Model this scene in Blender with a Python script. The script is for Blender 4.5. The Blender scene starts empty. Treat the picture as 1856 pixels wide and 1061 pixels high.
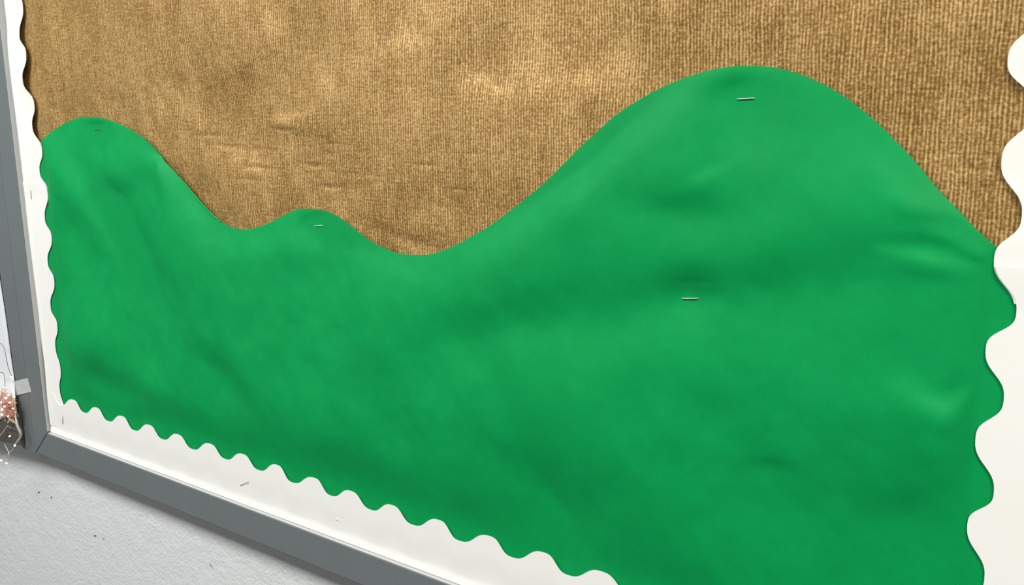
import bpy, bmesh, math, random
import numpy as np
from mathutils import Vector, Matrix

# ------------------------------------------------------------------ camera, world, lights, exposure
# Board coordinates, metres: x right along the board, z up, y into the wall (the camera is at negative y).
CAM_LOC = (1.19163, -0.62363, 0.38384)
CAM_AXES = ((0.808397, 0.588627, -0.003625), (-0.111209, 0.158771, 0.981032), (0.578037, -0.79266, 0.193811))
LENS = 33.2256
LEFT_WAVE = ((0.0437, -0.0017), (0.0733, -0.009), (0.1042, 0.0012), (0.1269, -0.011), (0.1646, 0.0046), (0.1862, -0.0069), (0.2221, 0.0089), (0.2428, -0.0031), (0.2796, 0.0101), (0.3036, -0.0049), (0.3317, 0.0066), (0.3598, -0.0113), (0.3888, 0.0004), (0.4165, -0.019), (0.4488, -0.0052), (0.4737, -0.0216), (0.5064, -0.009))
BOTTOM_WAVE = ((-0.0317, 0.0081), (-0.0105, -0.0059), (0.0253, 0.0074), (0.0485, -0.0055), (0.0801, 0.007), (0.1039, -0.0061), (0.1377, 0.0068), (0.1609, -0.0067), (0.1953, 0.0069), (0.2198, -0.0058), (0.2526, 0.0068), (0.2778, -0.0056), (0.3134, 0.0083), (0.3386, -0.004), (0.3718, 0.0091), (0.3966, -0.0038), (0.4278, 0.0091), (0.4497, -0.0051), (0.4856, 0.0082), (0.5085, -0.0053), (0.5384, 0.007), (0.5645, -0.0061), (0.5944, 0.0063), (0.6198, -0.007), (0.6539, 0.0068), (0.6766, -0.0071), (0.7132, 0.0073), (0.7364, -0.0059), (0.7716, 0.0085), (0.7949, -0.0049), (0.8288, 0.0084))
RIGHT_WAVE = ((0.0882, 1.1076), (0.1227, 1.0949), (0.146, 1.108), (0.1801, 1.0948), (0.2066, 1.1083), (0.2379, 1.0957), (0.2611, 1.1091), (0.2933, 1.0955), (0.3182, 1.1078), (0.352, 1.0939), (0.3808, 1.1078), (0.4096, 1.0921))
LEFT_OUTER = ((-0.0478, -0.0462), (-0.0497, 0.0125), (-0.0524, 0.0431), (-0.0551, 0.0888), (-0.0555, 0.1267), (-0.053, 0.1794), (-0.0526, 0.2309), (-0.053, 0.2852), (-0.059, 0.3385), (-0.0608, 0.3701), (-0.0694, 0.4363), (-0.0718, 0.4775))
GREEN_EDGE = [(0.0004, 0.3403), (0.0314, 0.3546), (0.074, 0.3678), (0.1024, 0.372), (0.1242, 0.3729), (0.1476, 0.3714), (0.1727, 0.3669), (0.1967, 0.3601), (0.2201, 0.3521), (0.2424, 0.3401), (0.2636, 0.3259), (0.2849, 0.3118), (0.3007, 0.3008), (0.3132, 0.291), (0.3323, 0.2772), (0.3476, 0.2681), (0.3611, 0.2626), (0.3783, 0.259), (0.3899, 0.2588), (0.4073, 0.2612), (0.4281, 0.2669), (0.4469, 0.2739), (0.4649, 0.2813), (0.4772, 0.285), (0.4896, 0.2865), (0.5047, 0.2866), (0.5207, 0.2845), (0.5353, 0.28), (0.5519, 0.272), (0.5674, 0.2643), (0.5806, 0.2592), (0.5958, 0.2553), (0.6114, 0.2529), (0.6307, 0.2534), (0.6438, 0.255), (0.656, 0.258), (0.6762, 0.2658), (0.6961, 0.276), (0.7153, 0.2865), (0.7336, 0.2987), (0.7517, 0.3114), (0.7691, 0.3244), (0.7857, 0.3387), (0.802, 0.3531), (0.8154, 0.3637), (0.831, 0.3759), (0.848, 0.3859), (0.8695, 0.3963), (0.8902, 0.4034), (0.9102, 0.4081), (0.9241, 0.4097), (0.9344, 0.4098), (0.9485, 0.4089), (0.9669, 0.4047), (0.985, 0.3972), (1.0027, 0.3872), (1.0114, 0.3807), (1.0251, 0.3696), (1.0315, 0.3634), (1.0463, 0.3491), (1.0611, 0.3324), (1.0743, 0.3196), (1.0851, 0.3089), (1.0957, 0.3), (1.1097, 0.2896)]
GREEN_RELIEF = ((0.8211, 0.3455, 3295.9, -3586.6, 4678.5, 0.5), (0.7382, 0.2871, 2633.8, -3428.6, 5720.0, 0.35), (0.8713, 0.3745, 1240.0, -1018.4, 3475.0, 0.16), (0.9273, 0.3466, 427.0, -64.2, 2787.1, 0.1), (0.1592, 0.3396, 274.0, 273.3, 2407.2, 0.16), (0.1211, 0.26, 2738.3, 2503.3, 2521.0, 0.17), (0.2533, 0.3295, 2570.2, 3023.5, 6708.6, 0.3), (0.3096, 0.2807, 3552.2, 4732.8, 7882.8, 0.18), (0.4254, 0.2508, 545.9, -1605.3, 9567.6, 0.2), (0.5219, 0.2478, 1299.7, 716.3, 1816.3, 0.16), (0.5874, 0.2468, 1106.4, 3162.6, 16303.6, 0.2), (0.9171, 0.2959, 715.8, -706.7, 3930.7, 0.14), (1.0127, 0.3561, 3228.7, 1877.6, 3841.2, 0.12), (1.0446, 0.3313, 14129.2, 13747.8, 15121.0, 0.15), (0.8432, 0.2089, 229.7, -532.5, 2033.6, 0.15), (1.0677, 0.2003, 11047.3, 14278.2, 37160.4, 0.3), (1.0932, 0.21, 27023.0, -19712.2, 20352.4, 0.45), (1.0843, 0.2148, 28287.6, -36788.4, 65554.3, -0.15), (1.0852, 0.1844, 2790.7, -310.0, 38577.9, -0.25), (0.1767, 0.1481, 112.2, -92.7, 265.0, 0.1), (0.5924, 0.1996, 87.4, -135.7, 743.7, 0.07), (0.9296, 0.2007, 257.3, 301.0, 3531.1, 0.08), (0.7548, 0.1916, 415.2, -364.0, 11038.1, 0.08), (0.9113, 0.3365, 24025.9, -36898.1, 84524.1, 0.2), (1.0415, 0.3294, 13117.9, 21725.7, 170995.6, 0.1), (1.0507, 0.2936, 6222.3, 6001.1, 101076.8, 0.3), (1.0313, 0.2848, 11394.8, 14043.8, 120150.0, 0.1), (1.0884, 0.2969, 17372.3, 25896.2, 135336.2, 0.24), (0.1476, 0.026, 588.6, 696.5, 2388.6, 0.12), (0.2633, 0.0542, 423.3, 497.2, 2085.1, 0.12), (0.9269, 0.4003, 3962.2, 513.2, 18562.4, -0.65), (0.5086, 0.2804, 3067.1, -2067.9, 29146.3, -1.0), (0.1333, 0.366, 3256.4, -745.0, 30438.6, -1.1), (0.2584, 0.3291, 22305.5, 17121.9, 70313.8, 1.6), (0.7379, 0.2176, 410.0, -833.3, 3617.1, -0.2), (0.8907, 0.3179, 1090.4, 276.4, 13052.8, -0.2), (0.9886, 0.2845, 428.9, -579.0, 3498.9, -0.15), (0.9226, 0.2646, 485.7, -1248.8, 6879.7, -0.15), (1.0588, 0.316, 5067.7, 4918.5, 106071.2, -0.34), (1.0435, 0.3018, 5741.0, 1801.6, 127915.7, -0.1), (1.0919, 0.2908, 24970.5, 59432.8, 235464.2, -0.5), (1.0695, 0.3004, 17571.1, 42689.3, 166879.0, -0.28), (1.064, 0.2896, 6247.0, 17062.5, 129065.5, 0.2), (1.0615, 0.2806, 4122.7, 4952.1, 101515.9, -0.15), (0.7718, 0.0939, 343.2, 311.6, 1627.2, -0.2), (0.0793, 0.0608, 632.7, -65.1, 2032.5, -0.3), (0.1385, 0.0457, 768.6, 837.0, 3025.3, -0.18), (0.3329, 0.1176, 1812.5, -84.6, 6588.3, -0.14), (0.3766, 0.0997, 699.7, 835.5, 1516.2, -0.14), (0.5475, 0.0148, 27.8, -6.4, 1635.1, -0.18), (0.9743, 0.127, 181.0, -221.4, 2321.8, -0.12), (1.0728, 0.135, 1450.6, -239.0, 611.2, -0.1), (0.1578, 0.2928, 1001.7, -1540.4, 9209.1, -0.16), (0.21, 0.3065, 1332.9, -1852.5, 6882.7, -0.12), (0.0963, 0.2416, 1527.4, 1549.3, 2574.3, -0.14), (0.1862, 0.2544, 1982.2, 1837.1, 2283.1, -0.13), (0.263, 0.3086, 3332.5, 4242.3, 8738.7, -0.2), (0.4663, 0.2402, 432.4, 110.8, 7758.3, -0.1), (0.659, 0.1878, 1254.2, -1883.4, 3414.4, -0.08), (0.9834, 0.1777, 375.2, 714.9, 3550.4, -0.12), (0.9658, 0.1354, 5238.3, -9885.2, 71763.8, -0.14), (0.8484, 0.3923, 8150.0, -10290.5, 25023.5, -0.1), (0.8538, 0.3565, 3632.1, -3449.4, 5749.3, -0.1), (0.5351, 0.2142, 3609.2, 2421.9, 3057.8, -0.08), (0.9341, 0.3833, 9495.6, 659.6, 73673.7, 0.25), (0.5046, 0.2657, 5684.4, -7451.0, 96249.3, 0.25), (0.8983, 0.2507, 3771.4, -4521.7, 41248.8, -0.08), (0.8987, 0.2392, 3842.4, -4874.4, 40748.0, 0.15), (0.9024, 0.2593, 26765.3, -105086.8, 1864848.5, -0.5), (0.9024, 0.2577, 27036.8, -107503.8, 1861617.0, 0.5), (0.174, 0.2865, 198694.3, -76129.2, 951684.5, -0.4), (0.1738, 0.2852, 198628.3, -76706.5, 950633.5, 0.4), (0.1688, 0.2513, 197196.5, -91336.8, 923609.3, -0.4), (0.1686, 0.25, 197152.1, -91885.0, 922581.5, 0.4))
BROWN_RELIEF = ((0.56, 0.4098, 186.4, -321.7, 910.7, 0.25), (0.7387, 0.402, 402.6, -175.6, 573.5, 0.22), (0.3967, 0.4131, 557.7, -1114.9, 2637.1, -0.25), (0.2155, 0.4227, 88.7, -122.6, 710.3, -0.14), (0.6827, 0.4362, 1100.3, -1469.1, 2662.6, -0.16), (0.8995, 0.4254, 1066.6, -644.0, 2351.1, -0.14), (0.8151, 0.4168, 1211.7, 42.1, 770.0, 0.08), (0.4338, 0.373, 1171.2, -3480.6, 71071.9, 0.7), (0.3225, 0.3788, 935.2, 618.7, 9063.0, 0.3), (0.4078, 0.3941, 3680.6, -9114.4, 27670.6, -0.3), (0.4869, 0.3618, 512.3, 1094.0, 25155.5, -0.3), (0.5572, 0.3556, 766.8, 1957.7, 19628.0, -0.1), (0.2976, 0.304, 663.7, 95.0, 5583.5, -0.25), (0.3353, 0.3405, 218.0, 439.5, 5916.7, 0.12), (0.1241, 0.4808, 93.4, 40.1, 1058.5, 0.06), (0.0605, 0.3938, 396.1, -69.0, 376.3, -0.08), (0.6483, 0.271, 1590.9, 511.7, 15861.6, -0.14), (0.6122, 0.2692, 2700.6, 9062.5, 41576.6, -0.25), (0.622, 0.2614, 3231.1, 13356.8, 71098.6, 0.25), (0.699, 0.367, 466.6, -704.0, 5358.7, -0.14), (0.7758, 0.3677, 1258.9, -1141.1, 2307.5, 0.14), (0.5971, 0.317, 89.6, -114.1, 2551.2, -0.08), (0.4582, 0.4531, 426.4, -997.4, 3437.6, 0.1), (0.3129, 0.4765, 152.4, -480.1, 3377.9, 0.12), (0.9692, 0.4296, 2044.9, -44.6, 1049.3, 0.06), (1.0234, 0.3972, 1558.6, 498.1, 2394.3, -0.06), (1.0767, 0.3641, 3035.4, 233.2, 1186.4, -0.06), (0.3426, 0.3559, 5043.1, 17119.7, 625900.4, -0.5), (0.3422, 0.3529, 4976.2, 15997.1, 624213.8, 0.45), (0.368, 0.345, 6593.8, 13375.7, 639604.1, -0.5), (0.3677, 0.342, 6537.1, 12235.2, 637891.5, 0.45), (0.3902, 0.3443, 3575.8, 14370.5, 656390.5, -0.5), (0.39, 0.3414, 3521.4, 13199.0, 654645.7, 0.45), (0.4203, 0.3428, 5769.8, 14167.2, 680119.4, -0.5), (0.4201, 0.3399, 5712.4, 12955.0, 678329.4, 0.45), (0.4511, 0.3628, 8563.0, 23803.7, 718484.4, -0.5), (0.4509, 0.36, 8468.3, 22511.1, 716621.0, 0.45), (0.517, 0.3558, 18574.9, 22072.1, 777717.4, -0.5), (0.5169, 0.3531, 18471.3, 20680.0, 775743.7, 0.45), (0.5279, 0.3504, 18912.1, 19717.4, 785154.0, -0.5), (0.5277, 0.3477, 18816.5, 18315.7, 783166.7, 0.45), (0.544, 0.3507, 5453.4, 22798.1, 801999.5, -0.5), (0.5439, 0.348, 5368.4, 21361.9, 799981.2, 0.45), (0.5914, 0.3433, 4291.9, 20957.3, 849418.7, -0.5), (0.5913, 0.3407, 4215.4, 19441.2, 847313.7, 0.45), (0.5662, 0.3236, 1848.7, 9257.8, 806420.2, -0.5), (0.5661, 0.3209, 1816.1, 7831.9, 804394.6, 0.45), (0.5914, 0.3423, 7176.4, 19969.8, 848664.5, -0.5), (0.5913, 0.3397, 7099.2, 18456.4, 846560.9, 0.45), (0.4188, 0.3246, 2482.6, 7135.2, 668707.8, -0.5), (0.4185, 0.3217, 2455.3, 5952.9, 666940.3, 0.45), (0.7046, 0.3457, 3425.0, 28889.4, 1000850.1, -0.5), (0.7045, 0.3433, 3323.4, 27100.1, 998473.1, 0.45), (0.7385, 0.3479, 5927.0, 32821.3, 1055794.9, -0.5), (0.7385, 0.3456, 5809.2, 30932.0, 1053321.0, 0.45), (0.7548, 0.3426, 3507.4, 29813.5, 1076798.9, -0.5), (0.7548, 0.3403, 3402.9, 27891.1, 1074288.3, 0.45), (0.396, 0.312, 3268.8, 1744.4, 644077.9, -0.5), (0.3958, 0.3091, 3258.8, 613.3, 642358.1, 0.45), (0.4963, 0.3299, 5343.9, 10420.2, 740050.4, -0.5), (0.4962, 0.3271, 5301.1, 9108.9, 738147.9, 0.45), (0.6437, 0.3346, 13070.0, 16731.7, 906507.9, -0.5), (0.6436, 0.3321, 12996.6, 15122.2, 904299.6, 0.45), (0.5255, 0.3101, 5555.7, 1215.8, 755427.5, -0.5), (0.5254, 0.3074, 5544.9, -109.6, 753496.9, 0.45), (0.6804, 0.3149, 14053.1, 4570.1, 937481.5, -0.5), (0.6803, 0.3124, 14021.6, 2921.7, 935217.8, 0.45), (0.7708, 0.3366, 14772.2, 24767.6, 1097064.3, -0.5), (0.7708, 0.3343, 14672.5, 22816.4, 1094518.3, 0.45), (0.7914, 0.3394, 20530.7, 28327.1, 1136719.6, -0.5), (0.7914, 0.3372, 20413.0, 26303.0, 1134104.5, 0.45), (1.0812, 0.3456, 4395.3, 3479.8, 1381199.4, -0.3), (1.0814, 0.3436, 4383.9, 708.8, 1377951.4, 0.4), (1.0589, 0.3549, 25409.3, 16555.3, 1336675.0, -0.3), (1.0591, 0.3529, 25330.3, 13860.7, 1333510.8, 0.4))
ST = {'g1': ((0.9279, 0.3878), (0.9401, 0.3884)), 'g2': ((0.4998, 0.2703), (0.5114, 0.2714)), 'g3': ((0.1272, 0.3576), (0.1408, 0.3584)), 'g4': ((0.8928, 0.2451), (0.905, 0.2465)), 'b1': ((-0.0307, 0.2792), (-0.0302, 0.2679)), 'b2': ((-0.0048, -0.0198), (-0.0078, -0.0328)), 'b3': ((0.3632, -0.0297), (0.3782, -0.0216))}
SEAMS = ((-0.0212, 0.2896), (1.1044, 0.2889), (0.5167, -0.0297))
WIRES = {'dark1': ((-0.1297, 0.0683), (-0.1156, 0.0625), (-0.1076, 0.0505), (-0.1031, 0.0363), (-0.0987, 0.0214)), 'dark2': ((-0.1388, 0.0202), (-0.1258, 0.0232), (-0.1187, 0.0204), (-0.1163, 0.0137), (-0.1222, 0.0039)), 'clear': ((-0.106, -0.0202), (-0.1025, -0.0252), (-0.0986, -0.0356), (-0.0949, -0.0468), (-0.0917, -0.0566), (-0.094, -0.0643), (-0.1017, -0.0723), (-0.1109, -0.08)), 'w1': ((-0.1186, -0.0363), (-0.1192, -0.0428), (-0.1229, -0.0492)), 'w2': ((-0.1254, -0.0538), (-0.1383, -0.0629), (-0.1519, -0.0748), (-0.1632, -0.083)), 'w3': ((-0.1136, -0.0417), (-0.1054, -0.0465), (-0.0986, -0.05)), 'w4': ((-0.1256, -0.0546), (-0.1166, -0.056), (-0.1058, -0.0555), (-0.0963, -0.0535)), 'w5': ((-0.1415, -0.0849), (-0.138, -0.0908), (-0.1309, -0.0942), (-0.1287, -0.0986), (-0.1317, -0.105), (-0.1412, -0.113)), 'w6': ((-0.1125, -0.0803), (-0.1202, -0.0877), (-0.1278, -0.0943), (-0.1425, -0.1042), (-0.1569, -0.1124)), 'w7': ((-0.1227, -0.063), (-0.122, -0.0669), (-0.1227, -0.0703))}
LEDS = ((-0.0944, 0.0226), (-0.1071, -0.016), (-0.1228, -0.0245), (-0.1303, -0.0307), (-0.1164, -0.0377), (-0.118, -0.0671), (-0.1066, -0.0785), (-0.1525, -0.1108), (-0.1368, -0.1114), (-0.0996, -0.0233), (-0.1328, -0.0207), (-0.1169, -0.0114), (-0.1336, -0.0386), (-0.0928, -0.0054), (-0.1078, -0.005))
TAPE_Q = ((-0.123, 0.0074), (-0.0781, 0.021), (-0.0723, 0.0024), (-0.121, -0.0124))
SHEET = ((-0.1032, -0.0301), (-0.1561, -0.053), (-0.1061, -0.0179), (-0.1157, 0.0232), (-0.1198, 0.0995), (-0.1246, 0.1546), (-0.13, 0.2263), (-0.1393, 0.359))
SPECKS = ((-0.1421, -0.1714), (-0.1066, -0.171), (0.2356, -0.0808), (0.2643, -0.1665), (0.0029, -0.2002), (0.0238, -0.1984))
RAIL2 = ((-0.2686, -0.0973), (-0.1051, -0.0804))
scene = bpy.context.scene
C = scene.collection
cam_data = bpy.data.cameras.new('camera')
cam_data.sensor_width = 36.0
cam_data.lens = LENS
cam_data.clip_start = 0.01
camera = bpy.data.objects.new('camera', cam_data)
R3 = Matrix((CAM_AXES[0], CAM_AXES[1], CAM_AXES[2])).transposed()
camera.matrix_world = Matrix.Translation(Vector(CAM_LOC)) @ R3.to_4x4()
C.objects.link(camera)
scene.camera = camera

world = bpy.data.worlds.new('room_bounce')
world.use_nodes = True
bg = world.node_tree.nodes['Background']
bg.inputs[0].default_value = (0.96, 0.99, 1.0, 1)
bg.inputs[1].default_value = 0.09
scene.world = world

def area(name, loc, target, sx, sy, watts, col):
    d = bpy.data.lights.new(name, 'AREA')
    d.shape = 'RECTANGLE'; d.size = sx; d.size_y = sy; d.energy = watts; d.color = col
    o = bpy.data.objects.new(name, d); C.objects.link(o)
    o.location = loc
    o.rotation_euler = (Vector(target) - Vector(loc)).to_track_quat('-Z', 'Y').to_euler()
    return o
area('ceiling_lamp_left', (-0.15, -1.06, 1.36), (-0.15, -1.06, 0), 1.2, 0.50, 43, (0.97, 0.99, 1.0))
area('ceiling_lamp_right', (2.0, -1.10, 1.36), (2.0, -1.10, 0), 1.2, 0.50, 52, (1.0, 0.965, 0.90))
area('sheen_fill_light', (-1.5, -2.7, 0.75), (0.65, 0, 0.4), 1.0, 1.3, 13, (1.0, 0.98, 0.95))  # added unseen fill for the sheen on the papers; no window is known

vs = scene.view_settings
vs.view_transform = 'Standard'; vs.look = 'None'; vs.gamma = 1.0; vs.use_curve_mapping = False
vs.exposure = 0.0

# ------------------------------------------------------------------ helpers
def lin(r, g, b):
    f = lambda v: (v/255/12.92) if v/255 <= 0.04045 else ((v/255 + 0.055)/1.055)**2.4
    return (f(r), f(g), f(b), 1)

class NT:
    def __init__(s, name):
        s.m = bpy.data.materials.new(name); s.m.use_nodes = True
        s.t = s.m.node_tree; s.b = s.t.nodes['Principled BSDF']; s.out = s.t.nodes['Material Output']
    def n(s, typ, **kw):
        d = s.t.nodes.new(typ)
        for k, v in kw.items():
            if k in d.inputs: s.put(d.inputs[k], v)
            else: setattr(d, k, v)
        return d
    def put(s, sock, v):
        if hasattr(v, 'links') and hasattr(v, 'is_output'): s.t.links.new(v, sock)
        else: sock.default_value = v
    def math(s, op, a, b=0.0, clamp=False):
        d = s.t.nodes.new('ShaderNodeMath'); d.operation = op; d.use_clamp = clamp
        s.put(d.inputs[0], a); s.put(d.inputs[1], b); return d.outputs[0]
    def mix(s, f, a, b):
        d = s.t.nodes.new('ShaderNodeMix'); d.data_type = 'RGBA'
        s.put(d.inputs[0], f); s.put(d.inputs[6], a); s.put(d.inputs[7], b); return d.outputs[2]
    def coords(s): return s.n('ShaderNodeTexCoord').outputs['Object']
    def scaled(s, vec, sc, loc=(0, 0, 0)):
        d = s.n('ShaderNodeMapping'); s.put(d.inputs['Vector'], vec); d.inputs['Scale'].default_value = sc
        d.inputs['Location'].default_value = loc; return d.outputs[0]
    def noise(s, vec, scale, detail=2.0, rough=0.5, dist=0.0):
        d = s.n('ShaderNodeTexNoise'); s.put(d.inputs['Vector'], vec); d.inputs['Scale'].default_value = scale
        d.inputs['Detail'].default_value = detail; d.inputs['Roughness'].default_value = rough
        d.inputs['Distortion'].default_value = dist; return d.outputs['Fac']
    def ramp(s, f, stops):
        d = s.n('ShaderNodeValToRGB'); s.put(d.inputs[0], f); e = d.color_ramp.elements
        while len(e) > 1: e.remove(e[0])
        e[0].position, e[0].color = stops[0]
        for p, c in stops[1:]:
            q = e.new(p); q.color = c
        return d.outputs[0]
    def bump(s, h, strength, dist):
        d = s.n('ShaderNodeBump'); s.put(d.inputs['Height'], h); d.inputs['Strength'].default_value = strength
        d.inputs['Distance'].default_value = dist; s.t.links.new(d.outputs[0], s.b.inputs['Normal'])
    def set(s, col=None, rough=0.5, spec=0.5, metal=0.0):
        if col is not None: s.put(s.b.inputs['Base Color'], col)
        s.put(s.b.inputs['Roughness'], rough); s.b.inputs['Specular IOR Level'].default_value = spec
        s.b.inputs['Metallic'].default_value = metal; return s.m

def mat_wall():
    k = NT('painted_wall'); v = k.coords()
    h = k.math('ADD', k.noise(v, 260, 3, .6), k.math('MULTIPLY', k.noise(v, 70, 3, .6), 1.5))
    k.bump(h, 0.75, 0.0011)
    c = k.mix(k.noise(v, 25, 3), lin(216, 219, 218), lin(224, 226, 225))
    return k.set(c, 0.6, 0.3)
def mat_frame(name, a, b):
    k = NT(name); v = k.coords()
    k.bump(k.noise(v, 500, 2), 0.15, 0.0004)
    n = k.noise(v, 16, 4, .6)
    return k.set(k.mix(n, a, b), 0.42, 0.4)
def mat_plain(name, col, rough, spec=0.4, metal=0.0, var=0.04):
    k = NT(name); v = k.coords()
    c2 = tuple(x*(1-var) for x in col[:3]) + (1,)
    return k.set(k.mix(k.noise(v, 60, 3), col, c2), rough, spec, metal)
def mat_border():
    k = NT('white_card'); v = k.coords()
    k.bump(k.noise(v, 900, 2), 0.06, 0.0003)
    return k.set(k.mix(k.noise(v, 30, 2), lin(240, 238, 231), lin(244, 243, 238)), 0.42, 0.45)
def mat_green():
    k = NT('green_paper'); v = k.coords()
    big = k.noise(v, 7, 3, .55); fib = k.noise(v, 900, 3, .7); mid = k.noise(v, 45, 4, .65)
    f = k.math('ADD', k.math('MULTIPLY', big, .35), k.math('ADD', k.math('MULTIPLY', mid, .35), k.math('MULTIPLY', fib, .3)))
    c = k.ramp(f, [(.3, lin(3, 140, 70)), (.5, lin(5, 148, 76)), (.7, lin(10, 156, 84))])
    k.bump(k.math('ADD', k.math('MULTIPLY', fib, .25), k.math('MULTIPLY', mid, .5)), 0.25, 0.0010)
    return k.set(c, 0.55, 0.13)
def mat_brown():
    k = NT('burlap_print_paper'); v = k.coords()
    wob = k.noise(k.scaled(v, (40, 1, 14)), 1.0, 3, .6)
    sep = k.n('ShaderNodeSeparateXYZ'); k.put(sep.inputs[0], v)
    x = k.math('ADD', sep.outputs[0], k.math('MULTIPLY', k.math('SUBTRACT', wob, .5), 0.006))
    # warp threads: a beat of about 2.6 mm, each of its own weight, beaded along its length
    wave = k.math('SINE', k.math('MULTIPLY', x, 2*math.pi/0.0026))
    wave = k.math('MULTIPLY', k.math('ADD', wave, 1.0), 0.5)
    weight = k.noise(k.scaled(v, (330, 1, 22)), 1.0, 2, .6)
    fine = k.noise(k.scaled(v, (620, 1, 120)), 1.0, 3, .65)
    bead = k.noise(k.scaled(v, (420, 1, 520)), 1.0, 2, .6)
    weft = k.noise(k.scaled(v, (45, 1, 560)), 1.0, 2, .6)
    a = k.math('MULTIPLY', wave, k.math('MULTIPLY', weight, 0.34))
    b = k.math('ADD', k.math('MULTIPLY', fine, 0.42), k.math('MULTIPLY', bead, 0.60))
    f = k.math('ADD', k.math('ADD', a, b), k.math('MULTIPLY', weft, 0.24))
    f = k.math('ADD', f, k.math('MULTIPLY', k.math('SUBTRACT', k.noise(k.scaled(v, (26, 1, 9)), 1.0, 3, .6), .5), 0.22))
    c = k.ramp(f, [(.42, lin(92, 67, 27)), (.57, lin(128, 95, 45)), (.69, lin(156, 120, 66)), (.86, lin(214, 179, 120))])
    k.bump(f, 0.12, 0.0006)
    return k.set(c, 0.46, 0.3, 0.28)

WALL = mat_wall()
FRAME = mat_frame('grey_frame_paint', lin(105, 111, 112), lin(113, 119, 119))
FRAME2 = mat_frame('grey_frame_paint_darker', lin(103, 109, 110), lin(111, 117, 117))  # slightly darker grey for the neighbouring board's frame
DARKRAIL = mat_frame('dark_frame_paint', lin(80, 76, 71), lin(90, 86, 80))
LIP = mat_plain('pale_lip', lin(190, 191, 189), 0.55, 0.25)
CARD = mat_border(); GREEN = mat_green(); BROWN = mat_brown()
CORK = mat_plain('board_core', lin(90, 78, 62), 0.9, 0.1, 0, .3)
SHEETM = mat_plain('white_sheet', lin(226, 229, 230), 0.5, 0.4, 0, .02)
STEEL = mat_plain('staple_steel', lin(226, 238, 226), 0.35, 0.6, 0.25, .02)
DULL = mat_plain('dull_staple', lin(120, 122, 120), 0.45, 0.4, 0.6, .02)
COPPER = mat_plain('copper_wire', lin(240, 178, 148), 0.35, 0.5, 0.75, .1)
DARKWIRE = mat_plain('dark_wire', lin(92, 84, 80), 0.4, 0.5, 0.6, .1)
CLEAR = mat_plain('clear_sleeve', lin(205, 203, 194), 0.16, 0.8, 0.1, .1)
SPECK = mat_plain('scuff', lin(90, 92, 98), 0.8, 0.2)
def mat_tape():
    k = NT('frosted_tape'); m = k.set(lin(232, 234, 230), 0.35, 0.5)
    tr = k.n('ShaderNodeBsdfTransparent'); mx = k.n('ShaderNodeMixShader')
    k.put(mx.inputs[0], 0.62); k.t.links.new(tr.outputs[0], mx.inputs[1]); k.t.links.new(k.b.outputs[0], mx.inputs[2])
    k.t.links.new(mx.outputs[0], k.out.inputs['Surface']); return m
TAPE = mat_tape()
def mat_led():
    k = NT('lit_led'); k.set(lin(255, 240, 215), 0.2, 0.5)
    k.b.inputs['Emission Color'].default_value = (1.0, 0.80, 0.58, 1); k.b.inputs['Emission Strength'].default_value = 2.0
    return k.m
LED = mat_led()

def obj(name, me, m, parent=None, smooth=False):
    if isinstance(me, bmesh.types.BMesh):
        d = bpy.data.meshes.new(name); me.normal_update(); me.to_mesh(d); me.free(); me = d
    me.materials.append(m)
    if smooth: me.polygons.foreach_set('use_smooth', [True]*len(me.polygons))
    o = bpy.data.objects.new(name, me); C.objects.link(o)
    if parent: o.parent = parent
    return o
def tag(o, label, cat, group=None):
    o['label'] = label; o['category'] = cat
    if group: o['group'] = group
    return o
def empty(name, loc):
    o = bpy.data.objects.new(name, None); o.empty_display_size = .02; o.location = loc; C.objects.link(o); return o
def child(o, parent):            # keep world place while parenting to an unrotated empty
    o.parent = parent; o.location = -Vector(parent.location); return o

def prism(pts, y0, y1, bevel=0.0):
    """polygon in the board plane (x, z), front face at y0, back at y1"""
    bm = bmesh.new()
    a = [bm.verts.new((x, y0, z)) for x, z in pts]; b = [bm.verts.new((x, y1, z)) for x, z in pts]
    bm.faces.new(a); bm.faces.new(b[::-1]); n = len(pts)
    for i in range(n): bm.faces.new((a[i], b[i], b[(i+1) % n], a[(i+1) % n]))
    bmesh.ops.recalc_face_normals(bm, faces=bm.faces)
    if bevel: bmesh.ops.bevel(bm, geom=list(bm.edges), offset=bevel, segments=2, affect='EDGES', profile=.6)
    return bm
def smooth_path(pts, n=8):
    P = [Vector(p) for p in pts]; P = [2*P[0]-P[1]] + P + [2*P[-1]-P[-2]]; out = []
    for i in range(1, len(P)-2):
        for k in range(n):
            t = k/n; a, b, c, d = P[i-1:i+3]
            out.append(.5*((2*b)+(c-a)*t+(2*a-5*b+4*c-d)*t*t+(3*b-a-3*c+d)*t**3))
    return out + [P[-2]]
def tube(bm, pts, r, seg=6):
    rings = []
    for i, p in enumerate(pts):
        d = (pts[min(i+1, len(pts)-1)] - pts[max(i-1, 0)]).normalized()
        s = d.cross(Vector((0.13, 0.9, 0.31))).normalized(); t = d.cross(s)
        rr = r(i/(len(pts)-1)) if callable(r) else r
        rings.append([bm.verts.new(p + rr*(math.cos(2*math.pi*k/seg)*s + math.sin(2*math.pi*k/seg)*t)) for k in range(seg)])
    for a, b in zip(rings, rings[1:]):
        for k in range(seg): bm.faces.new((a[k], a[(k+1) % seg], b[(k+1) % seg], b[k]))
    bm.faces.new(rings[0][::-1]); bm.faces.new(rings[-1])
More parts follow.
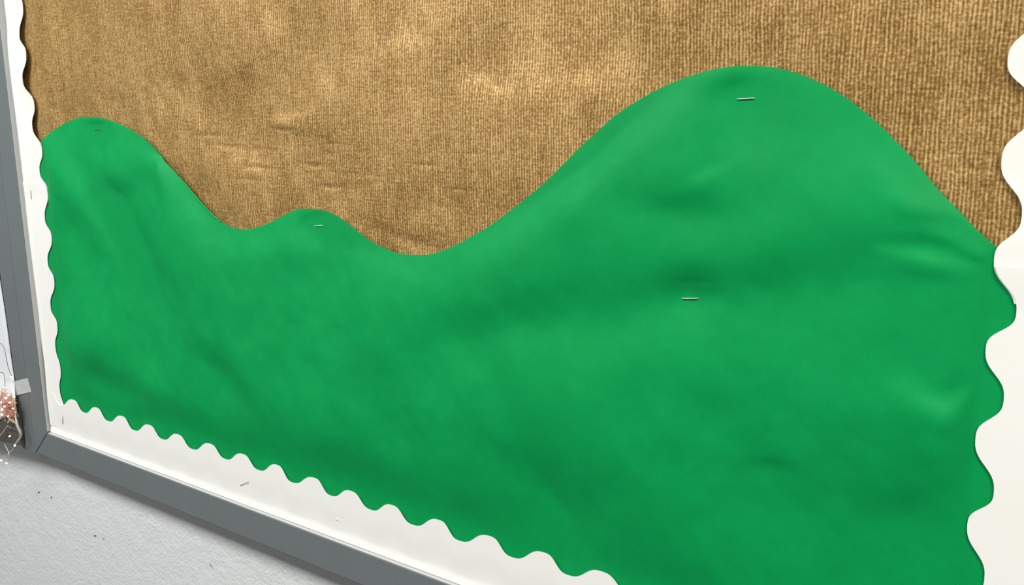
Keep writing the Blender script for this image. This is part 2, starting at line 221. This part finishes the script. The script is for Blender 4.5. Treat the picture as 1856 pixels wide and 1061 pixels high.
def grid_mesh(name, X, Y, Z):
    """X, Y, Z arrays (rows, cols) -> quad mesh"""
    m, n = X.shape
    V = np.stack([X, Y, Z], -1).reshape(-1, 3)
    idx = np.arange(m*n).reshape(m, n)
    F = np.stack([idx[:-1, :-1], idx[:-1, 1:], idx[1:, 1:], idx[1:, :-1]], -1).reshape(-1, 4)
    me = bpy.data.meshes.new(name)
    me.vertices.add(len(V)); me.vertices.foreach_set('co', V.astype(np.float32).ravel())
    me.loops.add(F.size); me.loops.foreach_set('vertex_index', F.astype(np.int32).ravel())
    me.polygons.add(len(F)); me.polygons.foreach_set('loop_start', np.arange(0, F.size, 4, dtype=np.int32))
    me.update(calc_edges=True); me.validate()
    return me
def pchip(tab, q):               # monotone cubic through (t, v) rows
    t = np.array([a for a, _ in tab]); v = np.array([b for _, b in tab])
    h = np.diff(t); d = np.diff(v)/h; m = np.zeros(len(t))
    for i in range(1, len(t)-1):
        if d[i-1]*d[i] > 0:
            w1, w2 = 2*h[i]+h[i-1], h[i]+2*h[i-1]; m[i] = (w1+w2)/(w1/d[i-1]+w2/d[i])
    m[0], m[-1] = d[0], d[-1]
    q = np.asarray(q, float); i = np.clip(np.searchsorted(t, q)-1, 0, len(h)-1)
    s = np.clip((q-t[i])/h[i], 0, 1); hh = h[i]
    return (v[i]*(1+2*s)*(1-s)**2 + hh*m[i]*s*(1-s)**2 + v[i+1]*s*s*(3-2*s) + hh*m[i+1]*s*s*(s-1))

REG = 60.0
def relief(blobs, x0, x1, z0, z1, step, gain, seed, rough):
    """Height field (metres towards the room) of a sheet that buckles: each entry is a place where the sheet
    leans up (+) or down (-); the leans are integrated into one smooth surface."""
    pad = 0.30
    nx = int((x1-x0+2*pad)/step); nz = int((z1-z0+2*pad)/step)
    xs = x0-pad + step*np.arange(nx); zs = z0-pad + step*np.arange(nz)
    X, Z = np.meshgrid(xs, zs); B = np.zeros_like(X)
    for (cx, cz, a, b, c, amp) in blobs:
        dx, dz = X-cx, Z-cz
        B += amp*np.exp(-0.5*(a*dx*dx + 2*b*dx*dz + c*dz*dz))
    rng = np.random.default_rng(seed)
    kx = np.fft.fftfreq(nx, step)*2*np.pi; kz = np.fft.fftfreq(nz, step)*2*np.pi
    KX, KZ = np.meshgrid(kx, kz); K2 = KX**2 + KZ**2
    for wl, amp in rough:
        k0 = 2*np.pi/wl
        N = np.fft.fft2(rng.standard_normal(B.shape))*np.exp(-((np.sqrt(K2)-k0)/(0.5*k0))**2)
        N = np.real(np.fft.ifft2(N)); B += amp*N/N.std()
    D = -0.30*KX + 1.0*KZ
    H = 1j*gain*np.fft.fft2(B)*D/(D*D + 0.05*K2 + REG)
    h = np.real(np.fft.ifft2(H))
    def sample(x, z):
        u = np.clip((x-xs[0])/step, 0, nx-2.001); v = np.clip((z-zs[0])/step, 0, nz-2.001)
        i = u.astype(int); j = v.astype(int); fu = u-i; fv = v-j
        return (h[j, i]*(1-fu)*(1-fv) + h[j, i+1]*fu*(1-fv) + h[j+1, i]*(1-fu)*fv + h[j+1, i+1]*fu*fv)
    return sample
def sstep(a, b, x):
    t = np.clip((x-a)/(b-a), 0, 1); return t*t*(3-2*t)

# ------------------------------------------------------------------ the wall
Y_WALL = 0.022
wb = bmesh.new()
for x0, x1, z0, z1 in ((-1.6, 3.2, -0.95, 1.55),):
    bmesh.ops.create_cube(wb, size=1, matrix=Matrix.Translation(((x0+x1)/2, Y_WALL+.05, (z0+z1)/2)) @ Matrix.Diagonal((x1-x0, .1, z1-z0, 1)))
wall = obj('wall_back', wb, WALL); wall['kind'] = 'structure'
sm = bmesh.new()
rng = random.Random(4)
for (x, z), (l, w, a) in zip(SPECKS, ((.007, .003, .4), (.006, .0028, 1.3), (.002, .0015, 0), (.009, .0012, -.9), (.006, .003, .2), (.008, .0016, -.3))):
    pts = []
    for k in range(9):
        t = 2*math.pi*k/9; r = .5*rng.uniform(.6, 1.1)
        u, v = l*r*math.cos(t), w*r*math.sin(t)
        pts.append((x+u*math.cos(a)-v*math.sin(a), z+u*math.sin(a)+v*math.cos(a)))
    b2 = prism(pts, Y_WALL-.0003, Y_WALL+.0002); me = bpy.data.meshes.new('t'); b2.to_mesh(me); b2.free(); sm.from_mesh(me); bpy.data.meshes.remove(me)
sp = obj('scuff_marks', sm, SPECK, wall); sp['kind'] = 'stuff'

# ------------------------------------------------------------------ the bulletin boards
YF, YB = -0.007, Y_WALL           # front of the frame, back on the wall
Y_PANEL = 0.0085
Z_TOP = 0.86
ZB0 = -0.0517                     # top edge of the bottom rail
def xl(z): return -0.0427 - 0.0234*(z+0.05)          # inner edge of the left rail, a hair out of plumb
XR = 1.1560
W = 0.0375
board = tag(empty('bulletin_board', (0.55, Y_WALL, -0.087)), 'large grey-framed bulletin board covered in brown and green paper', 'board')
def part(name, bm, m, par=board, smooth=False): return child(obj(name, bm, m, None, smooth), par)
part('backing_panel', prism([(xl(-.07)-.01, -.07), (XR+.01, -.07), (XR+.01, Z_TOP+.01), (xl(Z_TOP)-.01, Z_TOP+.01)], Y_PANEL, YB-.001), CORK)
g = .0005
part('frame_rail', prism([(xl(ZB0)+g*1.6, ZB0), (XR, ZB0), (XR+W, -.0885), (xl(ZB0)-W+.0028, -.0868)], YF, YB, .0009), FRAME)
part('frame_rail', prism([(xl(ZB0)-g, ZB0), (xl(-.0882)-W-.0013, -.0882), (xl(Z_TOP+W)-W-.0013, Z_TOP+W), (xl(Z_TOP), Z_TOP)], YF, YB, .0009), FRAME)
part('frame_rail', prism([(XR, ZB0+g), (XR, Z_TOP), (XR+W, Z_TOP+W), (XR+W, -.0880)], YF, YB, .0009), FRAME)
part('frame_rail', prism([(xl(Z_TOP), Z_TOP+g), (xl(Z_TOP+W)-W-.0013+2*g, Z_TOP+W), (XR+W-g, Z_TOP+W), (XR, Z_TOP+g)], YF, YB, .0009), FRAME)
def lip_strip(a, b, n, name='inner_lip'):
    (x0, z0), (x1, z1) = a, b; t = .0009
    part(name, prism([(x0, z0), (x1, z1), (x1+n[0]*t, z1+n[1]*t), (x0+n[0]*t, z0+n[1]*t)], YF+.0006, Y_PANEL, .0002), LIP)
lip_strip((xl(ZB0)+.0012, ZB0), (XR, ZB0), (0, 1))
lip_strip((xl(ZB0), ZB0+.0026), (xl(Z_TOP), Z_TOP), (1, 0))
lip_strip((XR, ZB0+.0016), (XR, Z_TOP), (-1, 0))
lip_strip((xl(Z_TOP)+.001, Z_TOP), (XR-.001, Z_TOP), (0, -1))

board2 = tag(empty('bulletin_board', (-0.3, Y_WALL, -0.09)), 'neighbouring grey-framed board at the left edge, white sheet on it', 'board')
def xs1(z): return xl(z) - W - .0018
def xs2(z): return -0.1150 - 0.040*(z+0.086)
part('frame_rail', prism([(xs1(-.0885), -.0886), (xs2(-.0885), -.0884), (xs2(Z_TOP+W), Z_TOP+W), (xs1(Z_TOP+W), Z_TOP+W)], YF+.0001, YB, .0005), FRAME2, board2)
(rxa, rza), (rxb, rzb) = RAIL2
rs = (rzb-rza)/(rxb-rxa)
part('ledge', prism([(-.62, rzb+rs*(-.62-rxb)), (rxb, rzb), (rxb, rzb+.046), (-.62, rzb+.046)], -.0135, -.0078, .0011), DARKRAIL, board2)
part('frame_rail', prism([(-.62, -.083), (xs2(-.08)-.0010, -.083), (xs2(-.05)-.0010, -.0505), (-.62, -.0505)], -.0074, YB, .0011), FRAME2, board2)
part('backing_panel', prism([(-.62, -.049), (xs2(-.05)-.004, -.049), (xs2(Z_TOP)-.004, Z_TOP), (-.62, Z_TOP)], Y_PANEL, YB-.001), SHEETM, board2)

# ------------------------------------------------------------------ the papers
# brown burlap-print paper, from under the hills to the top of the board
b_h = relief(BROWN_RELIEF, -.06, 1.16, .15, .6, .0016, 0.95, 7, ((.11, .05), (.035, .035), (.014, .025)))
xs = np.linspace(-.0435, XR-.004, 560)
zs = np.concatenate([np.linspace(.16, .53, 330), np.linspace(.53, Z_TOP-.006, 60)[1:]])
X, Z = np.meshgrid(xs, zs)
h = b_h(X, Z)
h = .0036 + .0032*np.tanh(h/.0032)
edge_d = np.minimum(np.minimum(X-xs[0], xs[-1]-X), Z-zs[0])
h = .0004 + (h-.0004)*sstep(0, .05, edge_d) + .0002
brown = obj('background_paper', grid_mesh('background_paper', X, Y_PANEL - h, Z), BROWN, None, True)
tag(brown, 'brown burlap-print paper covering the upper part of the board', 'paper')

# green hills
g_h = relief(GREEN_RELIEF, -.04, 1.14, -.05, .42, .0018, 1.55, 3, ((.16, .03), (.06, .022), (.024, .012), (.011, .006)))
edge_tab = [(-.045, .316)] + GREEN_EDGE + [(1.142, .262)]
STAPLE_PTS = [((a[0]+b[0])/2, (a[1]+b[1])/2) for a, b in (ST['g1'], ST['g2'], ST['g3'], ST['g4'])]
def green_y(X, Z, top):
    h = g_h(X, Z) - G_LOW
    h = .0012*np.log1p(np.exp(h/.0012))                   # the sheet never sinks into the board
    d = top - Z
    h = h*(.22+.78*(1-np.exp(-d/.026))) + .0018*(1-np.exp(-d/.018))   # the cut edge lies closer to the board
    for sx, sz in STAPLE_PTS:
        r2 = (X-sx)**2 + (Z-sz)**2
        h = h*(1-.55*np.exp(-r2/(2*.014**2)))
    m = sstep(.004, .055, X)*sstep(1.097, 1.065, X)*sstep(.004, .11, Z)
    cap = .0010 + .0210*m
    h = cap*np.tanh(h/cap)                                # held down by the borders along its sides
    return .0014 - h
qx, qz = np.meshgrid(np.linspace(.02, 1.08, 120), np.linspace(.02, .36, 40))
G_LOW = float(np.percentile(g_h(qx, qz), 8))
xs = np.linspace(-.035, 1.130, 640); t = np.linspace(0, 1, 240)
top = pchip(edge_tab, xs)
Z = -.030 + (top[None, :]+.030)*t[:, None]; X = np.repeat(xs[None, :], len(t), 0)
Y = green_y(X, Z, top[None, :])
green = obj('paper_hills', grid_mesh('paper_hills', X, Y, Z), GREEN, None, True)
tag(green, 'green paper cut as rolling hills, stapled over the brown paper', 'paper')
# turned-over edge on the left hill's right slope
q = np.linspace(.2849, .3560, 60); zt = pchip(edge_tab, q)
wd = .0028*np.sin(np.pi*np.linspace(0, 1, 60))**.5 + .0003
rows = []
for k, lift in ((0, .0003), (.35, .0012), (.7, .0011), (1, .0004)):
    rows.append((q - .55*wd*k, green_y(q, zt, zt) - lift, zt - .8*wd*k + .0002))
fe = obj('folded_edge', grid_mesh('folded_edge', *[np.array([r[i] for r in rows]) for i in range(3)]), GREEN, green, True)

# ------------------------------------------------------------------ scalloped white borders
def more(tab, k, end):            # continue a wave k half-scallops past its measured end
    tab = list(tab); hp = .02875
    for _ in range(k):
        if end > 0: tab.append((tab[-1][0]+hp, tab[-2][1]))
        else: tab.insert(0, (tab[0][0]-hp, tab[1][1]))
    return tab
LW = more(more(LEFT_WAVE, 14, 1), 3, -1)
BW = more(more(BOTTOM_WAVE, 12, 1), 1, -1)
RW = more(more(RIGHT_WAVE, 16, 1), 6, -1)
def cosint(tab, q):
    t = np.array([a for a, _ in tab]); v = np.array([b for _, b in tab])
    i = np.clip(np.searchsorted(t, q)-1, 0, len(t)-2); s = np.clip((q-t[i])/(t[i+1]-t[i]), 0, 1)
    s = np.cos(np.pi*s); s = .5-.5*(1.35*s-.35*s**3); return v[i]*(1-s)+v[i+1]*s
def strip(name, axis, tab, outer, s0, s1, yfun, label, thick=.00035):
    n = int((s1-s0)/.0016); q = np.linspace(s0, s1, n); k = np.concatenate([np.linspace(0, .72, 9), np.linspace(.72, 1, 9)[1:]])
    inn = cosint(tab, q); out = outer(q)
    A = inn[None, :] + (out-inn)[None, :]*k[:, None]; Q = np.repeat(q[None, :], len(k), 0); K = np.repeat(k[:, None], n, 1)
    Y = yfun(Q, K)
    X, Z = (A, Q) if axis == 'z' else (Q, A)
    flip = (axis == 'z') != (out[0] > inn[0])
    if flip: X, Y, Z = X[::-1], Y[::-1], Z[::-1]
    o = obj(name, grid_mesh(name, X, Y, Z), CARD, None, True)
    md = o.modifiers.new('thickness', 'SOLIDIFY'); md.thickness = thick; md.offset = -1
    es = o.modifiers.new('crisp_edge', 'EDGE_SPLIT'); es.split_angle = math.radians(50); es.use_edge_sharp = False
    return tag(o, label, 'border', 'scalloped white border strips')
lo_tab = sorted([(z, x) for x, z in LEFT_OUTER]) 
def left_outer(q):
    o = pchip([(-.08, -.0478)] + lo_tab + [(.9, -.07)], q)
    return np.maximum(o, xl(q)+.0012 + .0024*sstep(.085, .045, q)*(1-.35*sstep(.02, -.045, q)))
zc = SEAMS[0][1]
def y_left_low(Q, K):   # lies on the green sheet; the outer edge waves free of the lip near the corner
    return -.0006 - .0006*sstep(zc-.02, zc, Q) - .0008*np.sin(Q*31+1)*.5*K - .0016*sstep(.05, -.02, Q)*K
def y_left_up(Q, K):    # stands a few millimetres off the brown paper, most between two staples
    bow = .0004 + .0026*np.exp(-((Q-.428)/.040)**2)
    return -.0001 + .0020*sstep(.45, .49, Q) - (bow*(1-.75*K))*sstep(zc-.01, zc+.03, Q)
strip('scalloped_border', 'z', LW, left_outer, -.040, zc, y_left_low, 'lower white scalloped strip on the left side, running down to the corner')
strip('scalloped_border', 'z', LW, left_outer, zc-.022, Z_TOP-.01, y_left_up, 'upper white scalloped strip on the left side, standing off the brown paper')
def bot_outer(q): return np.full_like(q, ZB0+.0016)
def y_bot(Q, K):        # outer edge curls forward onto the lip
    return -.0016 - .0006*np.exp(-((Q-.37)/.03)**2) - .0016*sstep(.80, 1.02, K) + .0006*sstep(.3, .75, K)
bottom_strip = strip('scalloped_border', 'x', BW, bot_outer, xl(ZB0)+.0022, XR-.004, y_bot, 'long white scalloped strip along the bottom of the board')
def right_outer(q): return np.full_like(q, XR-.0015)
zr = SEAMS[1][1]
def y_right_low(Q, K): return -.0012 - .0012*sstep(zr-.03, zr, Q) - .0004*np.sin(Q*40)*K
def y_right_up(Q, K): return .0022 - .0032*sstep(.345, .30, Q)
# a torn-out staple left a nub standing in the bottom strip
bm = bmesh.new(); nx_, nz_ = SEAMS[2]
tube(bm, [Vector((nx_, -.0005, nz_)), Vector((nx_+.0003, -.0025, nz_+.0006)), Vector((nx_+.0002, -.0034, nz_+.0016))], lambda t: .0011*(1-.7*t), 7)
obj('torn_nub', bm, CARD, bottom_strip)
RW_low = [(a, b+(.0012 if zr-.03 < a < zr+.01 else 0)) for a, b in RW]
strip('scalloped_border', 'z', RW_low, right_outer, -.045, zr, y_right_low, 'lower white scalloped strip on the right side, beside the green paper')
strip('scalloped_border', 'z', RW, right_outer, zr-.022, Z_TOP-.01, y_right_up, 'upper white scalloped strip on the right side, mostly beside brown paper')

# ------------------------------------------------------------------ staples
def staple(a, b, y0, y1, label, r=.00033, mat=STEEL):
    bm = bmesh.new(); A = Vector((a[0], y0, a[1])); B = Vector((b[0], y1, b[1])); d = (B-A).normalized()*.0006
    dp = Vector((0, .0035, 0))
    tube(bm, [A+dp, A+Vector((0, .0004, 0)), A+d, B-d, B+Vector((0, .0004, 0)), B+dp], r, 6)
    return tag(obj('staple', bm, mat, None, True), label, 'staple', 'staples')
def yg(p): 
    tp = pchip(edge_tab, np.array([p[0]]))
    return float(green_y(np.array([p[0]]), np.array([p[1]]), tp)[0])
for key, lab, r in (('g1', 'bright staple just under the crest of the tall right hill', .00034), ('g2', 'bright staple just under the small middle hill crest', .0003),
                 ('g3', 'dark sunken staple near the top of the left hill', .0003), ('g4', 'bright staple alone in the middle of the green paper', .0004)):
    a, b = ST[key]; s = .0009 if key != 'g3' else .0003
    staple(a, b, yg(a)-s, yg(b)-s, lab, r, DULL if key == 'g3' else STEEL)
a, b = ST['b1']; staple(a, b, -.0016, -.0016, 'thin upright staple in the left white border below its seam', .0003, DULL)
a, b = ST['b2']; staple(a, b, -.0021, -.0021, 'upright staple in the white border at the lower left corner', .00034, DULL)
a, b = ST['b3']; staple(a, b, -.0024, -.0034, 'slanted half-raised staple in the bottom white border', .00024, DULL)

# ------------------------------------------------------------------ white sheet, tape and fairy lights on the neighbouring board
def sheet_mesh():
    (cx, cz), (bx, bz) = SHEET[:2]                         # lower right corner, and a point along the slanting lower edge
    edge = sorted([(z, x) for x, z in SHEET[2:]] + [(cz, cx)])
    sl = (bz-cz)/(bx-cx); Z = np.zeros((60, 30)); X = Z.copy(); Y = Z.copy()
    us = np.linspace(0, 1, 30); zl = RAIL2[1][1] + .046
    for j, v in enumerate(np.linspace(0, 1, 60)):
        z = cz + (.32-cz)*v
        xr = float(pchip(edge, np.array([z]))[0])
        X[j] = xr + (-.42-xr)*us
        Z[j] = z + sl*(X[j]-xr)*(1-v)
        k = sstep(zl+.055, zl+.006, Z[j])                   # the foot of the sheet swings out over the ledge
        Y[j] = -.0080 - .0066*k - .0006*(1+np.sin(X[j]*40)*math.sin(z*23))*(1-k)*us
    return grid_mesh('paper_sheet', X[:, ::-1], Y[:, ::-1], Z[:, ::-1])
sheet = obj('paper_sheet', sheet_mesh(), SHEETM, None, True)
md = sheet.modifiers.new('thickness', 'SOLIDIFY'); md.thickness = .0002; md.offset = 1
tag(sheet, 'white paper sheet with slanting lower edge at the left frame edge', 'paper')
tp = [TAPE_Q[0], TAPE_Q[1], TAPE_Q[2], TAPE_Q[3]]
us = np.linspace(0, 1, 14); vs_ = np.linspace(0, 1, 5)
TX = np.zeros((5, 14)); TZ = np.zeros((5, 14)); TY = np.zeros((5, 14))
for j, v in enumerate(vs_):
    for i, u in enumerate(us):
        e = [(1-v)*tp[3][k] + v*tp[0][k] for k in (0, 1)]; f = [(1-v)*tp[2][k] + v*tp[1][k] for k in (0, 1)]
        x, z = (1-u)*e[0]+u*f[0], (1-u)*e[1]+u*f[1]
        TX[j, i], TZ[j, i] = x, z
        TY[j, i] = min(YF - .0004, -.0094 + .07*max(0, x - (xs2(z)+.006)))
tape = obj('tape', grid_mesh('tape', TX, TY, TZ), TAPE, None, True)
tag(tape, 'small piece of frosted tape across the grey left frame', 'tape')

lights = tag(empty('fairy_lights', (-.14, -.004, -.03)), 'tangled copper fairy lights bunched beside the lower left corner', 'fairy lights')
rng = random.Random(11)
bm = bmesh.new()
TCX = sum(l[0] for l in LEDS[2:5])/3 + .004; TCZ = sum(l[1] for l in LEDS[2:5])/3 + .006
for s in range(30):
    cx, cz = TCX + rng.gauss(0, .010), TCZ + rng.gauss(0, .008)
    pts = []
    for k in range(6):
        pts.append((min(cx + rng.gauss(0, .012), TCX+.024), -.0168 - abs(rng.gauss(0, .0035)), max(min(cz + rng.gauss(0, .009), TCZ+.024), TCZ-.022)))
    tube(bm, smooth_path(pts, 5), .00026, 5)
part('copper_tangle', bm, COPPER, lights, True)
def wire(keys, r, m, nm):
    for k in keys:
        bm = bmesh.new()
        base = [(x, -.019 + .0012*math.sin(i*1.7), z) for i, (x, z) in enumerate(WIRES[k])]
        tube(bm, smooth_path(base, 6), r, 7)
        part(nm, bm, m, lights, True)
wire(('dark1', 'dark2'), .00036, DARKWIRE, 'wire')
wire(('clear',), lambda t: .0016-.0005*math.sin(t*9), CLEAR, 'clear_sleeve')
wire(('w1',), .0014, CLEAR, 'clear_sleeve')
wire(('w2', 'w5', 'w6'), .0007, CLEAR, 'wire'); wire(('w3',), .0006, CLEAR, 'wire'); wire(('w4', 'w7'), .00035, COPPER, 'wire')
lm = None
for i, (x, z) in enumerate(LEDS):
    if lm is None:
        b2 = bmesh.new(); bmesh.ops.create_uvsphere(b2, u_segments=10, v_segments=8, radius=1)
        for v in b2.verts: v.co.z *= 1.35
        o = part('led_bulb', b2, LED, lights, True); lm = o
    else:
        o = lm.copy(); C.objects.link(o); o.parent = lights
    o.location = Vector((x, -.0212, z)) - lights.location
    s = .0011 if z < -.05 else .0012
    o.scale = (s*rng.uniform(.8, 1.3),)*3
    o.rotation_euler = (rng.uniform(0, 3), rng.uniform(0, 3), 0)
